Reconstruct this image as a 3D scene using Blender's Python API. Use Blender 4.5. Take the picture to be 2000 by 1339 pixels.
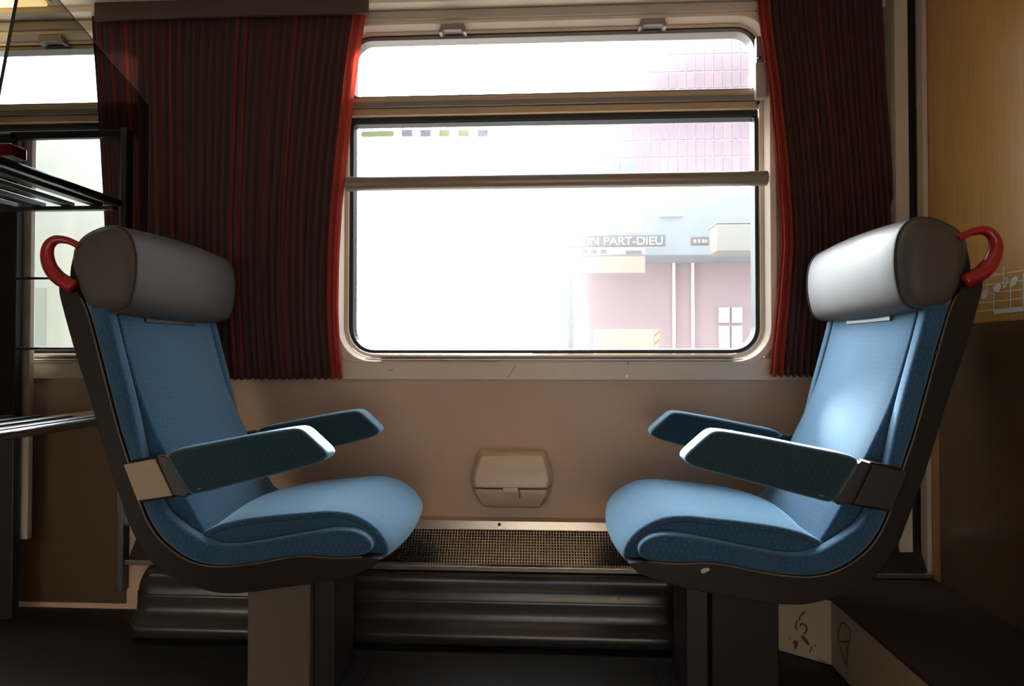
import bpy, bmesh, math, random
from mathutils import Vector, Matrix
random.seed(7)
scn = bpy.context.scene
for o in list(bpy.data.objects): bpy.data.objects.remove(o)
C = scn.collection
R = math.radians

# ------------------------------------------------------------ camera
FPX = 1250.0; CAMZ = 0.86; YAW = 3.0; PITCH = 0.94
cam_d = bpy.data.cameras.new('camera'); cam = bpy.data.objects.new('camera', cam_d); C.objects.link(cam)
cam_d.sensor_width = 36; cam_d.lens = 36*FPX/2000; cam_d.clip_start = 0.02; cam_d.clip_end = 300
cam.location = (0, 0, CAMZ); cam.rotation_euler = (R(90+PITCH), 0, R(YAW)); scn.camera = cam
CM = cam.rotation_euler.to_matrix()
def ray(px, py): return CM @ Vector(((px-1000)/FPX, -(py-669.5)/FPX, -1))
def atY(px, py, Y): d = ray(px, py); t = Y/d.y; return Vector((d.x*t, Y, CAMZ+d.z*t))
def atX(px, py, X): d = ray(px, py); t = X/d.x; return Vector((X, d.y*t, CAMZ+d.z*t))
def atZ(px, py, Z): d = ray(px, py); t = (Z-CAMZ)/d.z; return Vector((d.x*t, d.y*t, Z))

# ------------------------------------------------------------ sky, sun, exposure
SUN_DIR = ray(960, 120).normalized()
w = bpy.data.worlds.new('sky'); scn.world = w; w.use_nodes = True
nt = w.node_tree; nt.nodes.clear()
out = nt.nodes.new('ShaderNodeOutputWorld'); bg = nt.nodes.new('ShaderNodeBackground')
tc = nt.nodes.new('ShaderNodeTexCoord')
dot = nt.nodes.new('ShaderNodeVectorMath'); dot.operation = 'DOT_PRODUCT'; dot.inputs[1].default_value = ray(760, 100).normalized()
nt.links.new(tc.outputs['Generated'], dot.inputs[0])
mr = nt.nodes.new('ShaderNodeMapRange'); mr.inputs[1].default_value = 0.2; mr.inputs[2].default_value = 1.0
mr.inputs[3].default_value = 0; mr.inputs[4].default_value = 1
nt.links.new(dot.outputs['Value'], mr.inputs[0])
pw = nt.nodes.new('ShaderNodeMath'); pw.operation = 'POWER'; pw.inputs[1].default_value = 5
nt.links.new(mr.outputs[0], pw.inputs[0])
SKY_BASE, SKY_GLOW = 2.4, 22.0
ma = nt.nodes.new('ShaderNodeMath'); ma.operation = 'MULTIPLY_ADD'; ma.inputs[1].default_value = SKY_GLOW; ma.inputs[2].default_value = SKY_BASE
nt.links.new(pw.outputs[0], ma.inputs[0])
bg.inputs['Color'].default_value = (0.86, 0.94, 1.0, 1)
nt.links.new(ma.outputs[0], bg.inputs['Strength']); nt.links.new(bg.outputs[0], out.inputs[0])
sd = bpy.data.lights.new('sun', 'SUN'); sd.energy = 24; sd.angle = R(9); sd.color = (1, .97, .92)
sun = bpy.data.objects.new('sun', sd); C.objects.link(sun); sun.rotation_euler = SUN_DIR.to_track_quat('Z', 'Y').to_euler()
scn.view_settings.view_transform = 'Standard'; scn.view_settings.look = 'None'
scn.view_settings.exposure = 0.4; scn.view_settings.gamma = 1; scn.view_settings.use_curve_mapping = False
scn.cycles.max_bounces = 10; scn.cycles.transparent_max_bounces = 16
scn.cycles.sample_clamp_indirect = 6
scn.cycles.use_denoising = True

# ------------------------------------------------------------ materials
def mat(name, col, rough=.6, metal=0, spec=.5, coat=0, coat_rough=.1, sheen=0, trans=0, bump=0, bscale=200, var=0, vscale=8, emit=0, ior=1.45):
    m = bpy.data.materials.new(name); m.use_nodes = True; n = m.node_tree; b = n.nodes['Principled BSDF']
    b.inputs['Base Color'].default_value = (*col, 1); b.inputs['Roughness'].default_value = rough
    b.inputs['Metallic'].default_value = metal; b.inputs['Specular IOR Level'].default_value = spec
    b.inputs['Coat Weight'].default_value = coat; b.inputs['Coat Roughness'].default_value = coat_rough
    b.inputs['Sheen Weight'].default_value = sheen; b.inputs['Sheen Roughness'].default_value = .35
    b.inputs['Transmission Weight'].default_value = trans; b.inputs['IOR'].default_value = ior
    if emit: b.inputs['Emission Color'].default_value = (*col, 1); b.inputs['Emission Strength'].default_value = emit
    t = n.nodes.new('ShaderNodeTexCoord')
    if bump:
        no = n.nodes.new('ShaderNodeTexNoise'); no.inputs['Scale'].default_value = bscale; n.links.new(t.outputs['Object'], no.inputs['Vector'])
        bu = n.nodes.new('ShaderNodeBump'); bu.inputs['Strength'].default_value = bump; bu.inputs['Distance'].default_value = .002
        n.links.new(no.outputs[0], bu.inputs['Height']); n.links.new(bu.outputs[0], b.inputs['Normal'])
    if var:
        no = n.nodes.new('ShaderNodeTexNoise'); no.inputs['Scale'].default_value = vscale; no.inputs['Detail'].default_value = 5
        n.links.new(t.outputs['Object'], no.inputs['Vector'])
        mx = n.nodes.new('ShaderNodeMix'); mx.data_type = 'RGBA'
        mx.inputs[6].default_value = (*[c*(1-var) for c in col], 1); mx.inputs[7].default_value = (*[min(1, c*(1+var)) for c in col], 1)
        n.links.new(no.outputs[0], mx.inputs[0]); n.links.new(mx.outputs[2], b.inputs['Base Color'])
    return m
M = {}
M['cream'] = mat('cream_plastic', (.50, .44, .36), .38, var=.12, bump=.05)
M['frame_cream'] = mat('frame_cream', (.74, .62, .50), .3, var=.1)
M['panel'] = mat('wall_laminate', (.60, .42, .30), .45, bump=.12, bscale=500, var=.06)
M['ceiling'] = mat('ceiling_panel', (.74, .65, .52), .5, var=.05)
M['rubber'] = mat('rubber_seal', (.02, .02, .022), .55)
M['alu'] = mat('aluminium', (.50, .38, .24), .42, metal=.35, var=.1)  # gold tone in the colour stands in for the reflected warm interior
M['alu_grey'] = mat('grey_aluminium', (.25, .225, .21), .4, metal=.3)
M['rail'] = mat('handrail_steel', (.26, .21, .17), .35, metal=.4, var=.1)
M['steel'] = mat('brushed_steel', (.55, .50, .44), .24, metal=.95, var=.25, vscale=14)
M['dark_steel'] = mat('dark_cover', (.060, .058, .058), .27, metal=.6, var=.2)
M['black'] = mat('black_metal', (.022, .022, .024), .4)
M['rack'] = mat('rack_tube', (.16, .165, .17), .3, metal=.7)
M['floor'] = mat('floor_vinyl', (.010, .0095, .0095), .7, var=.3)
M['shell'] = mat('seat_shell', (.013, .0095, .0065), .5, var=.15, bump=.05)
M['shell'].node_tree.nodes['Principled BSDF'].inputs['Specular IOR Level'].default_value = .3
M['shell_rim'] = mat('seat_shell_edge', (.10, .08, .06), .3)
M['head'] = mat('headrest_vinyl', (.068, .058, .053), .52, bump=.12, bscale=320, var=.08, vscale=5)
M['head'].node_tree.nodes['Principled BSDF'].inputs['Specular IOR Level'].default_value = .35
M['red_plastic'] = mat('red_plastic', (.28, .006, .010), .28, coat=.4)
M['bracket_beige'] = mat('beige_bracket', (.36, .27, .21), .55, var=.08, bump=.1)
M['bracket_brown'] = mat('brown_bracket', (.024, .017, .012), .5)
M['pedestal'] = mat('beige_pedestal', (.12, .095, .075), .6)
M['pedestal_shaded'] = mat('shaded_pedestal', (.005, .0045, .0045), .6)  # right pedestal darkened in colour as if standing in shade
M['bin'] = mat('bin_plastic', (.66, .50, .36), .33, coat=.2, var=.06)
M['tag'] = mat('headrest_strip', (.035, .033, .031), .45)
M['tag_print'] = mat('headrest_print', (.28, .27, .26), .5)
M['screw'] = mat('screw', (.5, .45, .4), .3, metal=.9)
M['dark_screw'] = mat('dark_screw', (.05, .04, .035), .4, metal=.6)
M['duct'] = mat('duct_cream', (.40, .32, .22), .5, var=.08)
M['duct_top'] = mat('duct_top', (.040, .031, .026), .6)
M['scuff'] = mat('dark_scuff', (.075, .05, .035), .7)
M['decal'] = mat('white_decal', (.50, .48, .46), .6)
M['lamp'] = mat('lamp_diffuser', (1, .72, .28), .4, emit=1.6)
M['ceil_lamp'] = mat('ceiling_diffuser', (1, .68, .38), .4, emit=1.3)
M['red_tape'] = mat('red_mark', (.3, .01, .02), .5)

def wood_mat():
    m = mat('ochre_partition', (.36, .20, .055), .32, coat=.5, coat_rough=.06); n = m.node_tree; b = n.nodes['Principled BSDF']
    t = n.nodes.new('ShaderNodeTexCoord'); mp = n.nodes.new('ShaderNodeMapping'); mp.inputs['Scale'].default_value = (30, 30, 2)
    no = n.nodes.new('ShaderNodeTexNoise'); no.inputs['Scale'].default_value = 3; no.inputs['Detail'].default_value = 6
    n.links.new(t.outputs['Object'], mp.inputs[0]); n.links.new(mp.outputs[0], no.inputs['Vector'])
    cr = n.nodes.new('ShaderNodeValToRGB'); cr.color_ramp.elements[0].color = (.36, .185, .045, 1); cr.color_ramp.elements[1].color = (.43, .23, .065, 1)
    cr.color_ramp.elements[0].position = .3; cr.color_ramp.elements[1].position = .75
    n.links.new(no.outputs[0], cr.inputs[0]); n.links.new(cr.outputs[0], b.inputs['Base Color']); return m
M['wood'] = wood_mat()

def fabric_mat(name, base, dash=True):
    """blue velour; UV is in metres; small red dashes woven on a 14 mm grid"""
    m = mat(name, base, .85, sheen=.85); n = m.node_tree; b = n.nodes['Principled BSDF']; L = n.links
    b.inputs['Sheen Tint'].default_value = (.48, .78, 1, 1); b.inputs['Sheen Roughness'].default_value = .5
    b.inputs['Specular IOR Level'].default_value = .25
    uv = n.nodes.new('ShaderNodeUVMap'); sp = n.nodes.new('ShaderNodeSeparateXYZ'); L.new(uv.outputs[0], sp.inputs[0])
    def mt(op, a, bb=None, c=None):
        q = n.nodes.new('ShaderNodeMath'); q.operation = op
        for i, v in enumerate((a, bb, c)):
            if v is None: continue
            if isinstance(v, (int, float)): q.inputs[i].default_value = v
            else: L.new(v, q.inputs[i])
        return q.outputs[0]
    u = mt('DIVIDE', sp.outputs[0], .0135); v = mt('DIVIDE', sp.outputs[1], .0135)
    odd = mt('MODULO', mt('FLOOR', mt('ADD', v, 400)), 2)
    fu = mt('SUBTRACT', mt('FRACT', mt('ADD', u, mt('MULTIPLY', odd, .5))), .5); fv = mt('SUBTRACT', mt('FRACT', v), .5)
    lean = mt('MULTIPLY', mt('SUBTRACT', odd, .5), .5)
    du = mt('ABSOLUTE', mt('SUBTRACT', fu, mt('MULTIPLY', fv, lean))); dv = mt('ABSOLUTE', fv)
    mask = mt('MULTIPLY', mt('LESS_THAN', du, .085), mt('LESS_THAN', dv, .21))
    t = n.nodes.new('ShaderNodeTexCoord'); no = n.nodes.new('ShaderNodeTexNoise'); no.inputs['Scale'].default_value = 9; no.inputs['Detail'].default_value = 6
    L.new(t.outputs['Object'], no.inputs['Vector'])
    cr = n.nodes.new('ShaderNodeMix'); cr.data_type = 'RGBA'; cr.inputs[6].default_value = (*[c*.72 for c in base], 1); cr.inputs[7].default_value = (*[c*1.25 for c in base], 1)
    L.new(no.outputs[0], cr.inputs[0])
    mx = n.nodes.new('ShaderNodeMix'); mx.data_type = 'RGBA'; mx.inputs[7].default_value = (.30, .035, .09, 1)
    L.new(cr.outputs[2], mx.inputs[6]); L.new(mt('MULTIPLY', mask, .65 if dash else .2), mx.inputs[0]); L.new(mx.outputs[2], b.inputs['Base Color'])
    n2 = n.nodes.new('ShaderNodeTexNoise'); n2.inputs['Scale'].default_value = 600; L.new(t.outputs['Object'], n2.inputs['Vector'])
    bu = n.nodes.new('ShaderNodeBump'); bu.inputs['Strength'].default_value = .25; bu.inputs['Distance'].default_value = .001
    L.new(n2.outputs[0], bu.inputs['Height']); L.new(bu.outputs[0], b.inputs['Normal'])
    return m
M['fabric'] = fabric_mat('blue_velour', (.012, .072, .145))
M['fabric_dark'] = fabric_mat('dark_blue_velour', (.010, .040, .058), False)

def curtain_mat(name, hem=False):
    m = mat(name, (.14, .01, .01), .9, sheen=.12); n = m.node_tree; b = n.nodes['Principled BSDF']; L = n.links
    uv = n.nodes.new('ShaderNodeUVMap'); mp = n.nodes.new('ShaderNodeMapping'); mp.inputs['Scale'].default_value = (1, .0, 0)
    no = n.nodes.new('ShaderNodeTexNoise'); no.inputs['Scale'].default_value = 75; no.inputs['Detail'].default_value = 4
    L.new(uv.outputs[0], mp.inputs[0]); L.new(mp.outputs[0], no.inputs['Vector'])
    cr = n.nodes.new('ShaderNodeValToRGB'); e = cr.color_ramp.elements
    if hem: e[0].color = (.30, .030, .018, 1); e[1].color = (.40, .055, .032, 1)
    else:
        e[0].color = (.035, .030, .028, 1); e[0].position = .40; e[1].color = (.34, .025, .014, 1); e[1].position = .70  # dark stripes greyed to stand in for veiling glare
        q = cr.color_ramp.elements.new(.55); q.color = (.065, .016, .014, 1)
    L.new(no.outputs[0], cr.inputs[0]); L.new(cr.outputs[0], b.inputs['Base Color'])
    tr = n.nodes.new('ShaderNodeBsdfTranslucent'); L.new(cr.outputs[0], tr.inputs['Color'])
    mx = n.nodes.new('ShaderNodeMixShader'); mx.inputs[0].default_value = .38 if hem else .05
    o = n.nodes['Material Output']; L.new(b.outputs[0], mx.inputs[1]); L.new(tr.outputs[0], mx.inputs[2]); L.new(mx.outputs[0], o.inputs['Surface'])
    return m
M['curtain'] = curtain_mat('striped_red_curtain'); M['hem'] = curtain_mat('curtain_hem', True)

def dirty_glass():
    """dusty pane: mostly clear, part of the light is scattered forward by the film of dirt"""
    m = bpy.data.materials.new('dusty_glass'); m.use_nodes = True; n = m.node_tree; n.nodes.clear(); L = n.links
    o = n.nodes.new('ShaderNodeOutputMaterial'); tp = n.nodes.new('ShaderNodeBsdfTransparent'); tp.inputs[0].default_value = (.97, .98, .97, 1)
    rf = n.nodes.new('ShaderNodeBsdfRefraction'); rf.inputs['IOR'].default_value = 1.12; rf.inputs['Roughness'].default_value = .93
    t = n.nodes.new('ShaderNodeTexCoord'); no = n.nodes.new('ShaderNodeTexNoise'); no.inputs['Scale'].default_value = 3; no.inputs['Detail'].default_value = 6
    mr = n.nodes.new('ShaderNodeMapRange'); mr.inputs[3].default_value = .085; mr.inputs[4].default_value = .12
    L.new(t.outputs['Object'], no.inputs['Vector']); L.new(no.outputs[0], mr.inputs[0])
    mx = n.nodes.new('ShaderNodeMixShader'); L.new(mr.outputs[0], mx.inputs[0]); L.new(tp.outputs[0], mx.inputs[1]); L.new(rf.outputs[0], mx.inputs[2])
    gl = n.nodes.new('ShaderNodeBsdfGlossy'); gl.inputs['Roughness'].default_value = .03
    m2 = n.nodes.new('ShaderNodeMixShader'); m2.inputs[0].default_value = .04
    L.new(mx.outputs[0], m2.inputs[1]); L.new(gl.outputs[0], m2.inputs[2]); L.new(m2.outputs[0], o.inputs[0]); return m
M['glass'] = dirty_glass()
def thin_glass(name, tint, refl):
    m = bpy.data.materials.new(name); m.use_nodes = True; n = m.node_tree; n.nodes.clear(); L = n.links
    o = n.nodes.new('ShaderNodeOutputMaterial'); tp = n.nodes.new('ShaderNodeBsdfTransparent'); tp.inputs[0].default_value = (*tint, 1)
    gl = n.nodes.new('ShaderNodeBsdfGlossy'); gl.inputs['Roughness'].default_value = .04
    mx = n.nodes.new('ShaderNodeMixShader'); mx.inputs[0].default_value = refl
    L.new(tp.outputs[0], mx.inputs[1]); L.new(gl.outputs[0], mx.inputs[2]); L.new(mx.outputs[0], o.inputs[0]); return m
M['tint'] = thin_glass('smoked_glass', (.33, .34, .33), .0)

# ------------------------------------------------------------ helpers
def link(name, me, m, parent=None, smooth=False):
    o = bpy.data.objects.new(name, me); C.objects.link(o)
    if m is not None and not me.materials: me.materials.append(m)
    if parent is not None: o.parent = parent
    if smooth:
        for p in me.polygons: p.use_smooth = True
    return o
def obj(name, bm, m, parent=None, smooth=False, bevel=0, seg=2):
    bmesh.ops.recalc_face_normals(bm, faces=bm.faces[:])
    me = bpy.data.meshes.new(name); bm.to_mesh(me); bm.free()
    o = link(name, me, m, parent, smooth)
    if bevel:
        b = o.modifiers.new('bevel', 'BEVEL'); b.width = bevel; b.segments = seg; b.limit_method = 'ANGLE'; b.angle_limit = R(35)
        for p in me.polygons: p.use_smooth = True
        b.harden_normals = True
    return o
def add_box(bm, a, b):
    x0, y0, z0 = a; x1, y1, z1 = b
    v = [bm.verts.new(p) for p in ((x0,y0,z0),(x1,y0,z0),(x1,y1,z0),(x0,y1,z0),(x0,y0,z1),(x1,y0,z1),(x1,y1,z1),(x0,y1,z1))]
    for f in ((0,3,2,1),(4,5,6,7),(0,1,5,4),(1,2,6,5),(2,3,7,6),(3,0,4,7)): bm.faces.new([v[i] for i in f])
def box(name, a, b, m, parent=None, bevel=0):
    bm = bmesh.new(); add_box(bm, [min(p, q) for p, q in zip(a, b)], [max(p, q) for p, q in zip(a, b)]); return obj(name, bm, m, parent, bevel=bevel)
def tag(o, label=None, cat=None, group=None, kind=None):
    if label: o['label'] = label
    if cat: o['category'] = cat
    if group: o['group'] = group
    if kind: o['kind'] = kind
    return o
def empty(name, loc=(0,0,0), rz=0):
    o = bpy.data.objects.new(name, None); C.objects.link(o); o.location = loc; o.rotation_euler = (0,0,rz); o.empty_display_size = .05; return o
def adopt(parent, *kids):
    """parent world-space pieces while keeping them where they stand (parent is unrotated)"""
    for k in kids: k.parent = parent; k.matrix_parent_inverse = Matrix.Translation(-Vector(parent.location))
def prism(bm, poly, axis, a, b):
    """extrude a 2-D polygon; axis 'y': poly=(x,z); axis 'x': poly=(y,z); axis 'z': poly=(x,y)"""
    def P(p, t): return {'y': (p[0], t, p[1]), 'x': (t, p[0], p[1]), 'z': (p[0], p[1], t)}[axis]
    A = [bm.verts.new(P(p, a)) for p in poly]; B = [bm.verts.new(P(p, b)) for p in poly]; n = len(poly)
    bm.faces.new(A); bm.faces.new(B[::-1])
    for i in range(n): bm.faces.new((A[i], B[i], B[(i+1) % n], A[(i+1) % n]))
def tube(bm, pts, rad, seg=12, caps=True):
    pts = [Vector(p) for p in pts]; rings = []
    rads = rad if isinstance(rad, (list, tuple)) else [rad]*len(pts)
    up = None
    for i, p in enumerate(pts):
        d = (pts[min(i+1, len(pts)-1)] - pts[max(i-1, 0)]).normalized()
        if up is None:
            up = Vector((0,0,1)) if abs(d.z) < .9 else Vector((0,1,0))
        s = d.cross(up).normalized(); up = s.cross(d).normalized()
        rings.append([bm.verts.new(p + rads[i]*(s*math.cos(2*math.pi*k/seg) + up*math.sin(2*math.pi*k/seg))) for k in range(seg)])
    for a, b in zip(rings, rings[1:]):
        for k in range(seg): bm.faces.new((a[k], a[(k+1) % seg], b[(k+1) % seg], b[k]))
    if caps: bm.faces.new(rings[0]); bm.faces.new(rings[-1][::-1])
def catmull(pts, sub=6, closed=True):
    n = len(pts); res = []
    rng = range(n) if closed else range(n-1)
    for i in rng:
        g = (lambda k: pts[k % n]) if closed else (lambda k: pts[max(0, min(n-1, k))])
        p0, p1, p2, p3 = (Vector(g(i+k)) for k in (-1, 0, 1, 2))
        for s in range(sub):
            t = s/sub
            res.append(tuple(.5*((2*p1) + (-p0+p2)*t + (2*p0-5*p1+4*p2-p3)*t*t + (-p0+3*p1-3*p2+p3)*t**3)))
    if not closed: res.append(tuple(pts[-1]))
    return res
def area2(poly): return .5*sum(poly[i][0]*poly[(i+1) % len(poly)][1]-poly[(i+1) % len(poly)][0]*poly[i][1] for i in range(len(poly)))
def offset_poly(poly, d):
    """move every vertex inwards by d (negative d: outwards)"""
    s = 1 if area2(poly) > 0 else -1; n = len(poly); r = []
    for i, p in enumerate(poly):
        a = Vector(poly[i-1]); b = Vector(poly[(i+1) % n]); t = (b-a)
        if t.length < 1e-9: r.append(tuple(p)); continue
        t.normalize(); nn = Vector((-t.y, t.x))*s; r.append((p[0]+nn.x*d, p[1]+nn.y*d))
    return r
def smooth_poly(poly, it=2):
    for _ in range(it):
        n = len(poly); poly = [tuple((Vector(poly[i-1])+2*Vector(poly[i])+Vector(poly[(i+1) % n]))/4) for i in range(n)]
    return poly
def pillow(name, poly, y0, y1, r, crown, m, parent, rings=7, body=9, crown_w=None, shrink=False):
    """padded body: a closed profile (x,z) drawn out along y with rounded ends and a crowned middle; UV in metres.
    crown_w: optional per-vertex weight of the crown"""
    yc = (y0+y1)/2; hw = (y1-y0)/2; sta = []
    for k in range(rings+1):
        a = k/rings*math.pi/2; sta.append((y0 + r*(1-math.sin(a)), r*(1-math.cos(a))))
    sta = sta[::-1]   # inset r..0
    # sta[0]: a=90deg: y=y0, inset=r ; last: a=0: y=y0+r, inset=0
    mid = [(y0+r + (y1-y0-2*r)*k/body, 0) for k in range(1, body)]
    full = sta + mid + [(2*yc-y, i) for y, i in sta[::-1]]
    n = len(poly); arc = [0]
    for i in range(n): arc.append(arc[-1] + (Vector(poly[(i+1) % n])-Vector(poly[i])).length)
    bm = bmesh.new(); uvl = bm.loops.layers.uv.new('UVMap'); V = []; sU = [0]
    for (ya, ia), (yb_, ib) in zip(full, full[1:]): sU.append(sU[-1]+math.hypot(yb_-ya, ib-ia))
    for y, ins in full:
        q = offset_poly(poly, ins) if ins else poly
        if shrink and ins:
            cx = (min(p[0] for p in poly)+max(p[0] for p in poly))/2; cz = (min(p[1] for p in poly)+max(p[1] for p in poly))/2
            hx = (max(p[0] for p in poly)-cx); hz = (max(p[1] for p in poly)-cz)
            q = [(cx+(p[0]-cx)*(1-ins/hx), cz+(p[1]-cz)*(1-ins/hz)) for p in poly]
        c = crown*(1-((y-yc)/hw)**2)
        if c:
            q2 = offset_poly(q, -c) if shrink else offset_poly(poly, ins-c); wts = crown_w or [1]*n
            q = [tuple(Vector(a)*(1-wv)+Vector(b)*wv) for a, b, wv in zip(q, q2, wts)]
        V.append([bm.verts.new((p[0], y, p[1])) for p in q])
    for j in range(len(full)-1):
        for i in range(n):
            k = (i+1) % n
            f = bm.faces.new((V[j][i], V[j+1][i], V[j+1][k], V[j][k])); f.smooth = True
            for l, (jj, aa) in zip(f.loops, ((j, arc[i]), (j+1, arc[i]), (j+1, arc[i+1]), (j, arc[i+1]))): l[uvl].uv = (sU[jj], aa)
    for ring in (V[0], V[-1]):
        f = bm.faces.new(ring); f.smooth = True
        for l in f.loops: l[uvl].uv = (l.vert.co.x+.003, l.vert.co.z+.006)
    bmesh.ops.triangulate(bm, faces=[f for f in bm.faces if len(f.verts) > 4])
    return obj(name, bm, m, parent, smooth=True)
def rrect(x0, x1, z0, z1, r, seg=8):
    """rounded rectangle, counter-clockwise; r = one radius or (bl, br, tr, tl)"""
    rr = r if isinstance(r, (tuple, list)) else (r,)*4; P = []
    for (cx, cz, q, a0) in ((x0, z0, rr[0], 180), (x1, z0, rr[1], 270), (x1, z1, rr[2], 0), (x0, z1, rr[3], 90)):
        sx = 1 if cx == x0 else -1; sz = 1 if cz == z0 else -1
        for k in range(seg+1):
            a = R(a0+90*k/seg); P.append((cx+sx*q+q*math.cos(a), cz+sz*q+q*math.sin(a)))
    return P
def ring(bm, outer, inner, y0, y1, chamfer=0):
    """flat frame between two equally long outlines (x,z), y0 = room side"""
    n = len(outer)
    inn0 = inner if not chamfer else offset_poly(inner, -chamfer)
    a = [bm.verts.new((p[0], y0, p[1])) for p in outer]; b = [bm.verts.new((p[0], y0, p[1])) for p in inn0]
    c = [bm.verts.new((p[0], y1, p[1])) for p in inner]; d = [bm.verts.new((p[0], y1, p[1])) for p in outer]
    for i in range(n):
        k = (i+1) % n
        for p, q in ((a, b), (b, c), (c, d), (d, a)): bm.faces.new((p[i], p[k], q[k], q[i]))

# ------------------------------------------------------------ dimensions
W = 2.10                                   # the window wall
def X(px, Y=W, py=690): return atY(px, py, Y).x
def Z(py, Y=W, px=1065): return atY(px, py, Y).z
XR = atY(1789, 690, 2.06).x                # partition wall
XL = -4.2; YB = -0.85
ZC = Z(12)                                 # soffit height over the window wall
ZTRIM0, ZTRIM1 = Z(741), Z(700)            # cream band under the windows
ZLEDGE = Z(1010)

# ------------------------------------------------------------ setting: floor, walls, ceiling
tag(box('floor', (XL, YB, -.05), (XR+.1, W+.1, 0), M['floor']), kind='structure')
# outer window wall: built from the pieces around its openings
GX0, GX1 = X(680), X(1486)                 # clear opening of window_1
GZ0, GZ1 = Z(690), Z(62)
PITCHW = 2.03                              # distance between the windows
openings = [(GX0-PITCHW, GX1-PITCHW), (GX0, GX1)]
bm = bmesh.new(); cut = [XL] + [v for a in openings for v in a] + [XR+.1]
m_ = .012
add_box(bm, (XL, W, 0), (XR+.1, W+.09, GZ0-m_)); add_box(bm, (XL, W, GZ1+m_), (XR+.1, W+.09, 2.35))
for a, b in ((XL, openings[0][0]-m_), (openings[0][1]+m_, openings[1][0]-m_), (openings[1][1]+m_, XR+.1)): add_box(bm, (a, W, GZ0-m_), (b, W+.09, GZ1+m_))
tag(obj('wall_window_side', bm, M['panel']), kind='structure')
# opposite wall with its own window, behind the camera
bm = bmesh.new()
add_box(bm, (XL, YB-.09, 0), (XR+.1, YB, .95)); add_box(bm, (XL, YB-.09, 1.50), (XR+.1, YB, 2.35))
ob = [XL, -.35, .35, XR+.1]
for a, b in ((ob[0], ob[1]), (ob[2], ob[3])): add_box(bm, (a, YB-.09, .95), (b, YB, 1.50))
tag(obj('wall_opposite', bm, M['frame_cream']), kind='structure')
# unseen wall added to keep fill light off the next bay
tag(box('wall_light_block', (-1.08, YB, 0), (-1.02, .85, ZC+.2), M['panel']), kind='structure')
tag(box('wall_end', (XL-.08, YB, 0), (XL, W, 2.35), M['panel']), kind='structure')
tag(box('wall_partition', (XR, YB, 0), (XR+.06, W, 2.35), M['wood']), kind='structure')
# ceiling: low soffit along the window wall, higher middle
bm = bmesh.new()
prism(bm, [(W, ZC), (W-.35, ZC+.02), (W-.6, ZC+.2), (YB, ZC+.2), (YB, 2.4), (W, 2.4)], 'x', XL, XR+.1)
tag(obj('ceiling', bm, M['ceiling']), kind='structure')

M['dark_sheet'] = mat('dark_lower_sheet', (.085, .050, .025), .4, coat=.3, coat_rough=.1)  # thin dark sheets added to darken the lower partition and next-bay wall
tag(box('trim_7', (XR-.004, YB+.001, .0), (XR-.0003, W-.16, atX(1950, 628, XR).z), M['dark_sheet']), kind='structure')
tag(box('trim_8', (XL, W-.006, .02), (atY(250, 900, W).x, W-.0004, Z(818)), M['dark_sheet']), kind='structure')
# cornice moulding over the windows (two stepped strips)
z1, z2 = Z(28), Z(10)
tag(box('trim_1', (XL, W-.075, z1+.012), (XR, W-.001, ZC+.02), M['ceiling'], bevel=.006), kind='structure')
tag(box('trim_2', (XL, W-.03, Z(40)), (XR, W-.001, z1+.010), M['cream'], bevel=.004), kind='structure')
# cream band under the windows
bm = bmesh.new(); add_box(bm, (XL, W-.014, ZTRIM0), (XR-.002, W-.0005, ZTRIM1))
t3 = tag(obj('trim_3', bm, M['frame_cream'], bevel=.002), kind='structure')
for px in (945, 1224, 1510):
    bm = bmesh.new(); p = atY(px, 734, W-.015); tube(bm, [p, p+Vector((0, -.003, 0))], .0045, 10); adopt(t3, obj('screw', bm, M['screw']))
for (a, b, wd) in (((991, 738), (1007, 714), .0012), ((1223, 703), (1227, 710), .004), ((1312, 703), (1320, 705), .003), ((760, 722), (768, 722), .0015)):
    bm = bmesh.new(); p, q = atY(*a, W-.0152), atY(*b, W-.0152); tube(bm, [p, q], wd*.6, 6)
    adopt(t3, obj('scratch', bm, M['red_tape'] if a[0] in (1223,) else M['scuff']))

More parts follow.
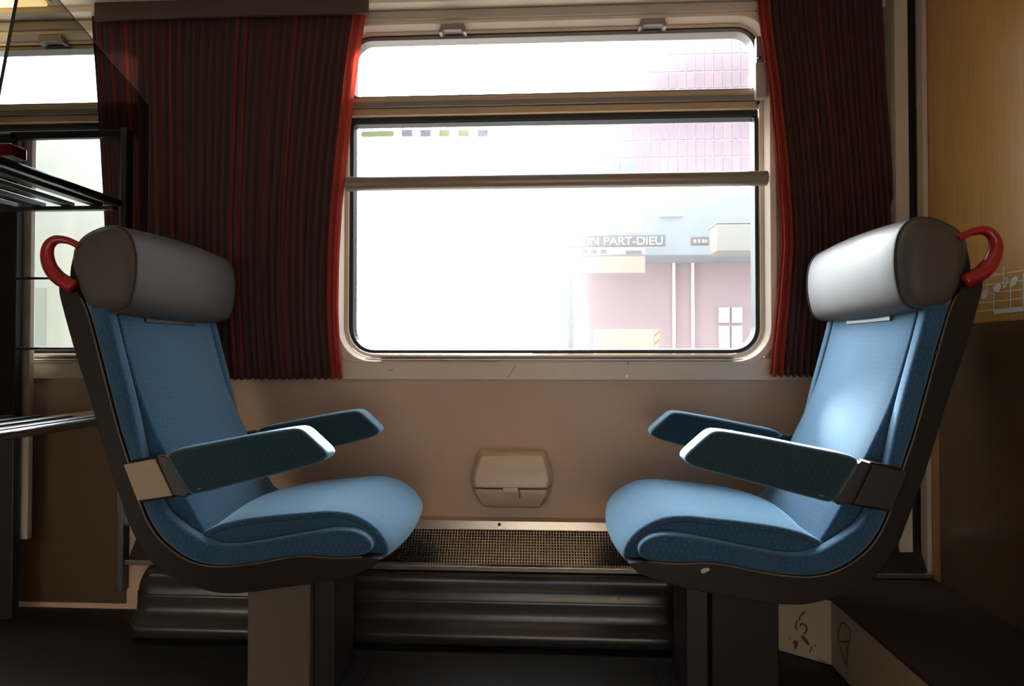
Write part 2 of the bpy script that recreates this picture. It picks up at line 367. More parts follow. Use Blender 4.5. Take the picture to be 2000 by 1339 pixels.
# ------------------------------------------------------------ windows
WHT = mat('lit_sill_white', (.85, .83, .8), .2)  # white of the sill lip stands in for its lit edge
LATCH = mat('latch_metal', (.42, .36, .33), .4, metal=.2)
def make_window(name):
    """built at window_1's place"""
    root = empty(name, ((GX0+GX1)/2, W, GZ0)); tag(root, kind='structure'); K = []
    def part(o): K.append(o); return o
    # moulded cream surround
    outer = rrect(GX0-.062, GX1+.045, GZ0-.030, Z(38), (.10, .10, .085, .085)); inner = rrect(GX0+.0, GX1-.0, GZ0, GZ1, (.085, .085, .075, .075))
    bm = bmesh.new(); ring(bm, outer, offset_poly(inner, -.012), W-.022, W+.004, .014)
    o = part(obj('surround', bm, M['frame_cream'], bevel=.005))
    # opening lining
    bm = bmesh.new(); ring(bm, offset_poly(inner, -.0125), offset_poly(inner, -.002), W+.003, W+.075); part(obj('lining', bm, M['frame_cream']))
    zt0, zt1 = Z(231), Z(184)           # transom
    # rubber seal of the fixed lower pane
    so = rrect(GX0, GX1, GZ0, zt0+.008, (.085, .085, .006, .006)); si = offset_poly(so, .016)
    bm = bmesh.new(); ring(bm, so, si, W+.012, W+.046, .004); part(obj('rubber_seal', bm, M['rubber']))
    # sash frame of the tilting upper pane
    so = rrect(GX0+.004, GX1-.002, zt1-.004, GZ1-.001, (.006, .006, .072, .072)); si = offset_poly(so, .016)
    bm = bmesh.new(); ring(bm, so, si, W+.006, W+.046, .004); part(obj('sash_frame', bm, M['alu_grey'], bevel=.002))
    so2 = offset_poly(so, -.003); bm = bmesh.new(); ring(bm, so2, so, W+.004, W+.05); part(obj('sash_gasket', bm, M['rubber']))
    # stepped transom: three aluminium profiles
    x0, x1 = GX0+.001, GX1-.001
    part(box('transom_profile', (x0, W-.002, Z(193)), (x1, W+.05, zt1), M['alu'], bevel=.003))
    part(box('transom_profile', (x0, W-.012, Z(206)), (x1, W+.05, Z(193)-.001), M['alu_grey'], bevel=.004))
    part(box('transom_profile', (x0, W-.006, Z(221)), (x1, W+.05, Z(206)-.001), M['alu'], bevel=.003))
    part(box('transom_seal', (x0, W+.008, zt0), (x1, W+.05, Z(221)-.001), M['rubber'], bevel=.002))
    # panes
    pz = offset_poly(rrect(GX0, GX1, GZ0, zt0+.008, (.085, .085, .006, .006)), .012)
    def pane(poly, y, nm='glass_pane'):
        bm = bmesh.new(); v = [bm.verts.new((p[0], y, p[1])) for p in poly]; bm.faces.new(v); return part(obj(nm, bm, M['glass']))
    pane(pz, W+.03); pane(offset_poly(so, .012), W+.03)
    # sill groove strip
    part(box('sill_strip', (X(745), W-.024, Z(700)+.004), (X(1430), W+.012, Z(693)), M['alu'], bevel=.001))
    # handrail across the pane
    bm = bmesh.new(); y = W-.035; za = Z(354, y)
    tube(bm, [(X(676, y), y, za), (X(1500, y), y, za)], .0235, 20); hr = part(obj('handrail', bm, M['rail'], smooth=False, bevel=.002))
    for p in hr.data.polygons: p.use_smooth = True
    for px in (690, 1490):
        part(box('rail_bracket', (X(px, y)-.006, y+.018, za-.009), (X(px, y)+.006, W-.01, za+.009), M['alu_grey'], bevel=.002))
    part(box('sill_lip', (X(742), W-.0275, Z(703)-.0005), (X(1434), W-.018, Z(700.5)), WHT, bevel=.001))
    # two pull grips on the upper sash
    for px in (885, 1275):
        xc = X(px); z0, z1_ = Z(66), Z(50)
        bm = bmesh.new(); prism(bm, [(xc-.046, z0), (xc-.036, z0), (xc-.028, z0+.008), (xc+.028, z0+.008), (xc+.036, z0), (xc+.046, z0), (xc+.038, z1_), (xc-.038, z1_)], 'y', W-.028, W+.01)
        part(obj('sash_grip', bm, M['alu_grey'], bevel=.002))
    # latch at the right jamb
    lt = part(box('sash_latch', (X(1473), W-.032, Z(207)), (X(1495), W-.006, Z(139)), LATCH, bevel=.004))
    part(box('latch_guide', (X(1476), W-.026, Z(138)), (X(1492), W-.005, Z(88)), M['alu_grey'], bevel=.003))
    for px, py in ((1481, 200), (1484, 112)):
        bm = bmesh.new(); p = atY(px, py, W-.033); tube(bm, [p, p+Vector((0, .008, 0))], .0055, 10); part(obj('screw', bm, M['dark_screw']))
    adopt(root, *K); return root, K
w1, K = make_window('window_1')
w2 = w1.copy(); w2.name = 'window_2'; C.objects.link(w2); w2.location.x -= PITCHW
for k in K:
    if k.name.startswith('handrail') or k.name.startswith('rail_bracket'): continue
    c = k.copy(); C.objects.link(c); c.parent = w2; c.matrix_parent_inverse = k.matrix_parent_inverse.copy()
# stickers on the glass of window_1
SG = thin_glass('green_sticker', (.125, .135, .100), .0); SB = thin_glass('grey_sticker', (.118, .115, .125), .0)
def sticker(px0, px1, py0, py1, m, label, r, skew=0):
    y = W+.0285; a, b = atY(px0, py1, y), atY(px1, py0, y)
    bm = bmesh.new(); poly = rrect(a.x, b.x, a.z, b.z, r)
    v = [bm.verts.new((p[0], y, p[1])) for p in poly]; f = bm.faces.new(v)
    e = bmesh.ops.extrude_face_region(bm, geom=[f]); bmesh.ops.translate(bm, verts=[q for q in e['geom'] if isinstance(q, bmesh.types.BMVert)], vec=(0, -.0004, 0))
    return tag(obj('window_sticker', bm, m), label, 'sticker', 'stickers in a row on the window glass')
sticker(705, 770, 255, 268, SG, 'long green rounded sticker, leftmost in the row on the window glass', .009)
names = ['first small grey square sticker right of the long green one on the window', 'second small grey square sticker in the row on the window, third mark from the left',
         'middle small square sticker of five on the window glass', 'small pale square sticker second from the right end of the window row',
         'rightmost small square sticker of the row, with a scratched corner, on the window']
for i, px in enumerate((795, 831, 868, 905, 943)): sticker(px-10.5, px+10.5, 253, 267, (SB, SB, SG, SG, SB)[i], names[i], .003)

# ------------------------------------------------------------ heater under the window
hx0, hx1 = X(255, 1.88), X(1338, 1.88)
zg1, zg0 = ZLEDGE-.018, Z(1100, 2.0)
ht = empty('heater', ((hx0+hx1)/2, 1.95, 0)); tag(ht, 'long dark metal heater cover with a perforated grille top, under the window', 'heater')
xg0, xg1 = atY(243, 690, 2.0).x+.03, XR-.005
HK = []
bm = bmesh.new(); prism(bm, [(W-.001, ZLEDGE), (W-.045, ZLEDGE-.002), (W-.05, ZLEDGE-.028), (W-.001, ZLEDGE-.028)], 'x', xg0, xg1); HK.append(obj('ledge', bm, M['steel'], bevel=.001))
bm = bmesh.new(); prism(bm, [(1.99, zg0), (1.965, zg0-.001), (1.965, zg0-.016), (1.99, zg0-.016)], 'x', xg0, xg1); HK.append(obj('front_strip', bm, M['steel'], bevel=.002))
# grille: sloped sheet with real square holes between thin bars
ga, gb = Vector((0, W-.051, ZLEDGE-.028)), Vector((0, 1.988, zg0)); gd = (gb-ga); gl = gd.length; gd.normalize(); gn = Vector((0, -gd.z, gd.y)); gn = gn if gn.y < 0 else -gn
rows = 12; pitch = gl/rows; gx0, gx1 = X(700, 2.04), X(1260, 2.04)
def sheet_bar(bm, x0, x1, s0, s1, th):
    p = [ga+gd*s0, ga+gd*s1]; v = []
    for off in (0, -th):
        for q in p:
            for x in (x0, x1): v.append(bm.verts.new((x, *(q+gn*off).yz)))
    a, b, c, d, e, f, g, h = v
    for fc in ((a,b,d,c), (e,g,h,f), (a,e,f,b), (c,d,h,g), (a,c,g,e), (b,f,h,d)): bm.faces.new(fc)
bm = bmesh.new()
for k in range(rows+1): sheet_bar(bm, gx0, gx1, k*pitch-pitch*.10, k*pitch+pitch*.10, .003)
n = int((gx1-gx0)/pitch)
for k in range(n+1):
    x = gx0+k*pitch; sheet_bar(bm, x-pitch*.13, x+pitch*.13, 0, gl, .0026)
g = obj('grille', bm, M['steel']); g['kind'] = 'stuff'; HK.append(g)
for a, b in ((xg0, gx0-.001), (gx1+.001, xg1)):
    bm = bmesh.new(); sheet_bar(bm, a, b, 0, gl, .003); HK.append(obj('grille_end_sheet', bm, M['dark_steel']))
bm = bmesh.new(); prism(bm, [(W-.002, ZLEDGE-.03), (W-.055, ZLEDGE-.06), (2.0, zg0-.02), (W-.002, zg0-.02)], 'x', xg0, xg1); HK.append(obj('heater_body', bm, M['black']))
# bulged lower cover
prof = [(2.0, zg0-.018)] + catmull([(1.960, zg0-.020), (1.925, zg0-.03), (1.900, zg0-.055), (1.892, zg0-.09), (1.889, .13), (1.886, .085), (1.870, .06), (1.855, .045), (1.856, .018), (1.875, .003)], 5, False) + [(2.0, .002)]
bm = bmesh.new()
N = 5; secs = []
for k in range(N+1): a = k/N*math.pi/2; secs.append((hx0+.05*(1-math.cos(math.pi/2-a)) if False else hx0+.05*(1-math.sin(a)), .05*(1-math.cos(a))))
secs = secs[::-1]
full = [(x, i) for x, i in secs]+[(hx0+.06+(hx1-hx0-.12)*k/6, 0) for k in range(7)]+[(hx0+hx1-x, i) for x, i in secs[::-1]]
prev = None
for x, ins in full:
    rr = [bm.verts.new((x, min(2.0, p[0]+ins), p[1])) for p in prof]
    if prev:
        for i in range(len(prof)-1): bm.faces.new((prev[i], prev[i+1], rr[i+1], rr[i]))
    else: first = rr
    prev = rr
bm.faces.new(first); bm.faces.new(prev[::-1])
HK.append(obj('cover', bm, M['dark_steel'], smooth=False)); 
for p in HK[-1].data.polygons: p.use_smooth = True
bm = bmesh.new(); p = Vector((X(976, 2.06), W-.046, ZLEDGE-.012)); tube(bm, [p, p+Vector((0, -.006, 0))], .005, 10); HK.append(obj('screw', bm, M['dark_screw']))
bm = bmesh.new(); add_box(bm, (X(1206, 1.9), 1.8955, .115), (X(1206, 1.9)+.002, 1.90, zg0-.05)); HK.append(obj('cover_joint', bm, M['black']))
adopt(ht, *HK)

# ------------------------------------------------------------ litter bin on the wall
bn = empty('waste_bin', (X(1000), W-.005, Z(940))); tag(bn, 'small cream plastic litter bin with a lid, fixed to the wall under the window', 'bin')
def bin_part(name, zs, m):
    """zs: list of (py, left px, right px, depth) sections, front outline measured at Y=2.0"""
    bm = bmesh.new(); prev = None
    for py, l, r, dep in zs:
        yf = W-dep; a, b = X(l, 2.0), X(r, 2.0); z = Z(py, 2.0); e = .012
        rr = [bm.verts.new(p) for p in ((a-.004, W-.001, z), (a-.004, yf+.05, z), (a+e, yf, z), (b-e, yf, z), (b+.004, yf+.05, z), (b+.004, W-.001, z))]
        if prev:
            for i in range(6): bm.faces.new((prev[i], prev[(i+1) % 6], rr[(i+1) % 6], rr[i]))
        else: bm.faces.new(rr)
        prev = rr
    bm.faces.new(prev[::-1]); return obj(name, bm, m, bevel=.006, seg=3)
lid = bin_part('lid', [(887, 936, 1062, .055), (893, 932, 1066, .082), (932, 921, 1077, .118), (952, 921, 1077, .118)], M['bin'])
body = bin_part('body', [(954.5, 922, 1076, .113), (965, 924, 1074, .112), (990, 934, 1064, .085), (996, 940, 1060, .07)], M['bin'])
grip = box('lid_grip', (X(982, 1.98), W-.126, Z(962, 1.98)), (X(1012, 1.98), W-.112, Z(953, 1.98)), M['bin'], bevel=.002)
bm = bmesh.new(); p = atY(1013, 957, 1.982); q = atY(1015, 972, 1.984); tube(bm, [p, (p+q)/2+Vector((.002, 0, 0)), q], .0014, 6); mk = obj('scratch', bm, M['scuff'])
adopt(bn, lid, body, grip, mk)

# ------------------------------------------------------------ curtains
def curtain(name, left, right, ytop, ybot, Y, pleats, amp, label, hem_side, hemw=.028, band=None):
    """left / right: [(py, px)...] outlines at depth Y; pleated sheet with a thickness"""
    def ev(tab, py):
        if py <= tab[0][0]: return tab[0][1]
        for (a, xa), (b, xb) in zip(tab, tab[1:]):
            if py <= b: t = (py-a)/(b-a); t = t*t*(3-2*t) if False else t; return xa+(xb-xa)*t
        return tab[-1][1]
    NU, NV = pleats*8, 26
    ph = [random.uniform(-.5, .5) for _ in range(pleats+2)]
    def P(u, v):
        pl, pr = ytop[0]+(ybot[0]-ytop[0])*v, ytop[1]+(ybot[1]-ytop[1])*v
        a = atY(ev(left, pl), pl, Y); b = atY(ev(right, pr), pr, Y)
        g_ = u*pleats; i = int(min(g_, pleats-1)); f = g_-i
        uu = u + .006*math.sin(2*math.pi*(f+ph[i]*.2)+v*1.2)*(1 if 0 < u < 1 else 0)
        p = a.lerp(b, uu)
        d = amp*(math.sin(2*math.pi*g_+ .5*math.sin(3*v+ph[i])) + .3*math.sin(4*math.pi*g_+ph[i]*3))*(.75+.35*v)
        return Vector((p.x, Y+d, p.z + (.004*math.sin(2*math.pi*g_) if v > .99 else 0)))
    def sheet(nm, u0, u1, m, off=0):
        bm = bmesh.new(); uvl = bm.loops.layers.uv.new('UVMap'); nu = max(3, int(NU*(u1-u0))); G = []
        for i in range(nu+1):
            u = u0+(u1-u0)*i/nu; G.append([bm.verts.new(P(u, j/NV)+Vector((0, off, 0))) for j in range(NV+1)])
        width = 1.0*pleats*.075
        for i in range(nu):
            for j in range(NV):
                f = bm.faces.new((G[i][j], G[i+1][j], G[i+1][j+1], G[i][j+1])); f.smooth = True
                for l, (ii, jj) in zip(f.loops, ((i, j), (i+1, j), (i+1, j+1), (i, j+1))):
                    l[uvl].uv = ((u0+(u1-u0)*ii/nu)*width, jj/NV)
        me = bpy.data.meshes.new(nm); bm.to_mesh(me); bm.free(); return link(nm, me, m)
    wd = abs(atY(right[0][1], 400, Y).x-atY(left[0][1], 400, Y).x); hu = hemw/wd
    root = sheet(name, 0 if hem_side == 'R' else hu, 1 if hem_side == 'L' else 1-hu, M['curtain'])
    h = sheet('hem', 1-hu if hem_side == 'R' else 0, 1 if hem_side == 'R' else hu, M['hem']); h.parent = root
    tag(root, label, 'curtain'); return root
YC = 2.045
cl = curtain('curtain', [(43, 180), (200, 190), (440, 203), (740, 222)], [(18, 716), (120, 700), (200, 690), (300, 679), (400, 668), (500, 662), (600, 660), (680, 664), (740, 669)],
        (30, 14), (741, 738), YC, 33, .0105, 'wide dark red striped curtain hanging left of the big window', 'R', hemw=.036)
cr = curtain('curtain', [(0, 1478), (60, 1484), (150, 1499), (300, 1516), (430, 1525), (480, 1527), (600, 1517), (680, 1508), (735, 1503)], [(0, 1722), (200, 1733), (440, 1752), (735, 1757)],
        (-6, -10), (733, 738), YC, 20, .0105, 'narrower dark red striped curtain between the window and the ochre partition', 'L', hemw=.042)
# track heads the curtains hang from; left one coloured as the shadow there
bm = bmesh.new(); add_box(bm, (X(176, 2.01), 2.010, atY(450, 32, 2.01).z), (X(716, 2.01), 2.024, ZC+.03)); tag(obj('curtain_track', bm, mat('curtain_rail_shadow', (.07, .045, .035), .6), bevel=.003), 'dark curtain rail, coloured as shadow, above the wide left curtain', 'curtain rail')
bm = bmesh.new(); add_box(bm, (X(1480, 2.01), 2.010, Z(-4, 2.01)), (XR-.03, 2.017, ZC+.025)); tag(obj('curtain_track', bm, M['black'], bevel=.003), 'dark curtain rail above the right curtain beside the partition', 'curtain rail')

# ------------------------------------------------------------ corner posts at the partition
zb = .19
t4 = tag(box('trim_4', (X(1750, 2.03), 2.02, zb), (X(1776, 2.03), W-.002, ZC+.05), M['cream'], bevel=.002), kind='structure')
tag(box('trim_5', (X(1776, 2.03)+.001, 2.05, zb), (XR-.001, W-.002, ZC+.05), M['black']), kind='structure')
tag(box('trim_6', (XR-.014, 1.985, zb), (XR-.0005, 2.02, ZC+.05), M['cream'], bevel=.002), kind='structure')

# ------------------------------------------------------------ low duct box along the partition
pA = atZ(1520, 1270, 0.002); pB = atZ(1624, 1299, 0.002)
dz = atY(1624, 1165, pB.y).z
du = empty('floor_duct', (pB.x+.15, pB.y, 0)); tag(du, 'low scuffed cream duct box on the floor along the ochre partition', 'duct')
foot = [(pA.x, W-.12), (pA.x, pA.y), (pB.x, pB.y), (pB.x, YB+.02), (XR-.002, YB+.02), (XR-.002, W-.12)]
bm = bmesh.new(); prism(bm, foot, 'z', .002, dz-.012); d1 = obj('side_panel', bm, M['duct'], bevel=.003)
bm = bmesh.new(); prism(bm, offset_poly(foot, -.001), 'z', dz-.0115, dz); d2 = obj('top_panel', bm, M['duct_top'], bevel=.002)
SC = []
def stroke(pts, rad, f):
    bm = bmesh.new(); P = [f(*p) for p in pts]; P = [Vector(q) for q in catmull([tuple(p) for p in P], 5, False)]
    tube(bm, P, [rad*(.5+.5*math.sin(math.pi*(.1+.8*i/(len(P)-1)))) for i in range(len(P))], 6); SC.append(obj('scuff', bm, M['scuff']))
fn = Vector((pB.x-pA.x, pB.y-pA.y, 0)).normalized(); nr = Vector((fn.y, -fn.x, 0)); nr = nr if nr.y < 0 else -nr
def on_front(px, py):
    d = ray(px, py); o0 = Vector((0, 0, CAMZ)); t = ((pA-o0).dot(nr))/d.dot(nr); return o0+d*t+nr*.0002
def on_side(px, py): p = atX(px, py, pB.x); p.x -= .0002; return p
for pts, r_ in (([(1573, 1194), (1563, 1203), (1562, 1210)], .0028), ([(1558, 1210), (1554, 1222), (1558, 1232)], .0022), ([(1562, 1222), (1568, 1217), (1576, 1226), (1571, 1238)], .003),
              ([(1567, 1240), (1572, 1248), (1581, 1259)], .005), ([(1550, 1256), (1556, 1252), (1553, 1266)], .005), ([(1586, 1262), (1581, 1274)], .002), ([(1592, 1258), (1593, 1262)], .002),
              ([(1541, 1246), (1544, 1247)], .0015), ([(1597, 1287), (1618, 1293)], .001)): stroke(pts, r_, on_front)
for pts, r_ in (([(1640, 1250), (1639, 1235), (1645, 1216), (1655, 1222), (1662, 1232), (1660, 1250)], .0022), ([(1640, 1250), (1650, 1253), (1660, 1250)], .0018),
              ([(1638, 1252), (1646, 1275), (1654, 1300)], .002), ([(1660, 1250), (1655, 1275), (1655, 1303)], .003)): stroke(pts, r_, on_side)
adopt(du, d1, d2, *SC)

# ------------------------------------------------------------ music notes printed on the partition
ms = empty('wall_decal', (XR-.001, 1.7, 1.0)); tag(ms, 'faint white printed music stave with notes on the ochre partition', 'decal')
MK = []
def onR(px, py): p = atX(px, py, XR); p.x -= .0006; return p
def strip(name, pts, wd):
    """flat printed line on the partition; wd in metres, measured upwards"""
    bm = bmesh.new()
    for a, b in zip(pts, pts[1:]):
        A, B = onR(*a), onR(*b); d = (B-A).normalized(); nn = Vector((0, -d.z, d.y))*wd/2
        v = [bm.verts.new(q) for q in (A-nn, B-nn, B+nn, A+nn)]; bm.faces.new(v)
        v2 = [bm.verts.new(q-Vector((.0004, 0, 0))) for q in (A-nn, B-nn, B+nn, A+nn)]; bm.faces.new(v2)
    MK.append(obj(name, bm, M['decal']))
def crop3(x, y): return (1850+x/8.37, 480+y/8.37)
for (x0, y0, x1, y1) in ((430, 530, 1255, 400), (430, 668, 1255, 560), (430, 805, 1255, 705), (330, 958, 1255, 852), (330, 1090, 770, 1045)):
    a, b = crop3(x0, y0), crop3(x1, y1); e = (b[0]+120, b[1]+(b[1]-a[1])/(b[0]-a[0])*120); strip('stave_line', [a, e], .0022)
strip('note_beam', [crop3(450, 385), crop3(660, 325)], .0085); strip('note_beam', [crop3(770, 1085), crop3(1255, 1035), crop3(1500, 1010)], .0095)
for (x, y0, y1) in ((468, 390, 890), (655, 330, 760), (768, 640, 1090), (1040, 640, 1050), (930, 330, 680), (1252, 450, 1040)): strip('note_stem', [crop3(x, y0), crop3(x, y1)], .0030)
for (x, y) in ((440, 860), (620, 790), (825, 695), (1093, 580)):
    c = onR(*crop3(x, y)); bm = bmesh.new(); P = []
    for k in range(16):
        a = 2*math.pi*k/16; u, v = .0150*math.cos(a), .0095*math.sin(a); q = R(-38); P.append(bm.verts.new((c.x, c.y+u*math.cos(q)-v*math.sin(q), c.z+u*math.sin(q)*-1*-1+v*math.cos(q))))
    bm.faces.new(P); bm.faces.new([bm.verts.new(p.co-Vector((.0004, 0, 0))) for p in P]); MK.append(obj('note_head', bm, M['decal']))
strip('flat_sign', [crop3(935, 530), crop3(985, 530), crop3(985, 600), crop3(940, 680)], .004)
adopt(ms, *MK)

# ------------------------------------------------------------ seats
YS = 1.66; NEAR = -.26
def S(px, py, yl=NEAR): p = atY(px, py, YS+yl); return (p.x, p.z)
tipL = atY(584, 836, YS+NEAR).x; tipR = atY(1395, 845, YS+NEAR).x; XM = (tipL+tipR)/2
X0L = atY(420, 900, YS).x                   # seat origin (pedestal middle region)
def loc(pts): return [(x-X0L, z) for x, z in pts]
outer_ = [(108, 557), (112, 587), (142, 695), (164, 762), (183, 829), (205, 905), (230, 978), (252, 1040), (278, 1084), (303, 1113), (347, 1138), (402, 1157), (438, 1162), (481, 1160), (543, 1151), (600, 1144), (657, 1134), (700, 1121), (728, 1108), (742, 1094)]
rim_ = [(144, 568), (164, 609), (194, 721), (224, 837), (243, 897), (268, 985), (292, 1036), (321, 1069), (365, 1098), (420, 1109), (500, 1102), (581, 1089), (648, 1092), (705, 1090)]
outer_l = loc([S(*p) for p in outer_]); rim_l = loc([S(*p) for p in rim_])
outer_c = catmull(outer_l, 4, False); rim_c = catmull(rim_l, 4, False)
shell_poly = outer_c + rim_c[::-1]
def make_seat(bracket_mat, pedestal_mat, label):
    root = empty('train_seat', (X0L, YS, 0)); tag(root, label, 'seat')
    # shell: a bucket made of two side cheeks and a back/bottom skin
    bm = bmesh.new(); prism(bm, shell_poly, 'y', -.25, -.19); near = obj('shell_cheek', bm, M['shell'], root, bevel=.006)
    bm = bmesh.new(); prism(bm, shell_poly, 'y', .19, .25); obj('shell_cheek', bm, M['shell'], root, bevel=.006)
    inner_skin = offset_poly(outer_c+[(p[0]+.0, p[1]) for p in rim_c[::-1]], 0)
    thick = [(p[0], p[1]) for p in outer_c]; n_ = len(thick); sk = []
    for i, p in enumerate(thick):
        a = Vector(thick[max(0, i-1)]); b = Vector(thick[min(n_-1, i+1)]); t = (b-a).normalized(); sk.append((p[0]-t.y*.022, p[1]+t.x*.022))
    poly = thick + sk[::-1]
    if True:
        bm = bmesh.new(); prism(bm, poly, 'y', -.189, .189); obj('shell_back', bm, M['shell'], root)
    # light edge line along the rim of the near and far cheek
    for s in (-1, 1):
        bm = bmesh.new(); tube(bm, [(p[0], s*.2505, p[1]) for p in rim_c[2:]], .0022, 6); obj('edge_trim', bm, M['shell_rim'], root, smooth=True)
    # side bolsters: blue padded wings between the rim and the cushions
    inner_ = [(193, 582), (201, 609), (213, 661), (235, 747), (254, 829), (266, 889), (280, 945), (308, 1001), (335, 1026), (368, 1050), (398, 1066), (429, 1072), (480, 1068), (590, 1048), (655, 1038), (697, 1044), (720, 1064), (718, 1083)]
    bo = [(150, 582)]+rim_[1:] ; bol = [S(*p) for p in bo]; inn = [S(*p) for p in inner_]
    b1 = catmull(loc(bol), 4, False); b2 = catmull(loc(inn), 4, False)
    bp = smooth_poly(b1 + b2[::-1], 2)
    for s in (-1, 1):
        y0, y1 = sorted((s*.246, s*.2085)); pillow('side_bolster', bp, y0, y1, .010, .001, M['fabric'], root, rings=4, body=3)
    # back cushion
    yb = -.205
    fr = [S(232, 612, yb), S(243, 661, yb), S(270, 760, yb), S(297, 830, yb), S(325, 890, yb), S(352, 950, yb), S(378, 1000, yb), S(400, 1036, yb), S(420, 1062, yb)]
    bk = [S(385, 1075, yb), S(345, 1058, yb), S(315, 1000, yb), S(282, 920, yb), S(240, 780, yb), S(205, 650, yb), S(196, 606, yb)]
    poly = loc(catmull(fr, 4, False)+catmull(bk, 4, False)); nf = len(catmull(fr, 4, False))
    pillow('back_cushion', poly, -.2075, .2075, .007, .018, M['fabric'], root, rings=5, body=10, crown_w=[math.sin(math.pi*min(1, max(0, i/(nf-1))))**.5 if i < nf else 0 for i in range(len(poly))])
    # seat cushion
    tp = [(396, 1040), (420, 1027), (471, 1013), (540, 1004), (600, 999), (645, 996), (690, 1002), (730, 1024), (753, 1052), (758, 1076), (742, 1090), (700, 1092), (600, 1088), (500, 1088), (420, 1075), (385, 1055)]
    poly = loc(catmull([S(*p, yl=-.20) for p in tp], 5)); n2 = len(poly)
    pillow('seat_cushion', poly, -.215, .215, .010, .016, M['fabric'], root, rings=5, body=10, crown_w=[1 if 5 < i < 50 else 0 for i in range(n2)])
    # piping along the cushion edges
    for s in (-1, 1):
        bm = bmesh.new(); tube(bm, [(p[0], s*.2145, p[1]) for p in offset_poly(poly, .012)[3:50]], .0022, 6); obj('piping', bm, M['fabric_dark'], root, smooth=True)
    # headrest
    hp = [(129, 495), (148, 460), (192, 440), (226, 444), (246, 475), (250, 530), (240, 585), (222, 604), (190, 606), (162, 600), (140, 552)]
    poly = smooth_poly(loc(catmull([S(*p) for p in hp], 5)), 1)
    pillow('headrest', poly, -.262, .262, .040, .012, M['head'], root, rings=7, body=10, shrink=True)
    # end seam of the headrest cover
    for s in (-1, 1):
        bm = bmesh.new(); q = offset_poly(poly, .006); tube(bm, [(p[0], s*.232, p[1]) for p in offset_poly(poly, -.003)] + [(offset_poly(poly, -.003)[0][0], s*.232, offset_poly(poly, -.003)[0][1])], .0016, 5); obj('cover_seam', bm, M['head'], root, smooth=True)
    # printed strip under the headrest
    a = S(224, 608, -.22); hx = a[0]-X0L
    st = box('headrest_strip', (hx-.010, -.12, a[1]-.022), (hx+.0125, .10, a[1]+.002), M['tag'], root, bevel=.003)
    box('headrest_print', (hx+.012, -.06, a[1]-.013), (hx+.0131, .05, a[1]-.009), M['tag_print'], st)
    # red grab handle
    hp = [(152, 480), (140, 473), (126, 468), (108, 468), (95, 480), (92, 500), (98, 522), (112, 541), (128, 552), (142, 560)]
    pth = catmull([(q[0]-X0L, q[1]) for q in (S(*p, yl=-.262) for p in hp)], 4, False)
    bm = bmesh.new(); n3 = len(pth); tube(bm, [(p[0], -.256-.006*math.sin(math.pi*i/(n3-1)), p[1]) for i, p in enumerate(pth)], [.0078+.0085*min(1, max(0, (i/(n3-1)-.15)/.6)) for i in range(n3)], 14)
    obj('grab_handle', bm, M['red_plastic'], root, smooth=True)
    # shell post between handle and headrest
    bm = bmesh.new(); prism(bm, loc([S(131, 480), S(150, 462), S(172, 560), S(164, 612), S(140, 590), S(120, 556), S(122, 520)]), 'y', -.240, .240)
    obj('head_bracket', bm, M['shell'], root, bevel=.008)
    # armrests with brackets
    ap = [(322, 889), (340, 878), (400, 867), (480, 851), (557, 838), (578, 836), (590, 840), (612, 860), (634, 881), (637, 892), (624, 904), (560, 921), (480, 941), (400, 961), (376, 967), (364, 962), (340, 920)]
    ap_l = loc([S(*p) for p in ap])
    ap_d = []
    for i in range(len(ap_l)):   # densify straight runs
        a, b = Vector(ap_l[i]), Vector(ap_l[(i+1) % len(ap_l)])
        for k in range(3): ap_d.append(tuple(a.lerp(b, k/3)))
    mp_ = [(302, 894), (318, 889), (328, 897), (366, 964), (360, 972), (335, 969)]
    bp_ = [(241, 907), (302, 895), (336, 968), (268, 978)]
    for s in (-1, 1):
        y0, y1 = sorted((s*.262, s*.188))
        pillow('armrest', smooth_poly(ap_d, 1), y0, y1, .012, .001, M['fabric_dark'], root, rings=4, body=4)
        bm = bmesh.new(); prism(bm, loc([S(*p) for p in mp_]), 'y', s*.255, s*.20); obj('armrest_joint', bm, M['black'], root, bevel=.003)
        ya = s*.252
        bm = bmesh.new(); prism(bm, loc([S(*p, yl=-.256) for p in ((236, 903), (304, 890), (340, 971), (266, 983))]), 'y', s*.2515, s*.20); bb = obj('armrest_bracket', bm, M['shell'], root, bevel=.004)
        bm = bmesh.new(); prism(bm, loc([S(*p, yl=-.256) for p in bp_]), 'y', s*.257, s*.2517); obj('bracket_cover', bm, bracket_mat, bb, bevel=.003, seg=3)
    # pedestal
    a, b = atY(483, 1200, YS-.10), atY(605, 1200, YS-.10)
    pd = box('pedestal', (a.x-X0L, -.10, .012), (b.x-X0L, .10, .34), pedestal_mat, root, bevel=.004)
    box('pedestal_foot', (a.x-X0L-.04, -.13, .001), (b.x-X0L+.10, .13, .012), M['black'], pd, bevel=.002)
    box('pedestal_beam', (b.x-X0L+.003, -.08, .02), (b.x-X0L+.055, .08, .335), M['black'], root, bevel=.003)
    return root
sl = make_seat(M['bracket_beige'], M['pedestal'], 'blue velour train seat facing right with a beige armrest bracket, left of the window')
sr = make_seat(M['bracket_brown'], M['pedestal_shaded'], 'blue velour train seat facing left with a brown armrest bracket, beside the ochre partition')
# turn the right seat about the vertical axis through the middle of the bay
sr.rotation_euler = (0, 0, math.pi); sr.location = (2*XM-X0L, YS, 0)
# the grab handle sits on the aisle corner of each seat
for ch in sr.children:
    if ch.name.startswith('grab_handle') or ch.name.startswith('headrest_strip'): ch.scale = (1, -1, 1)
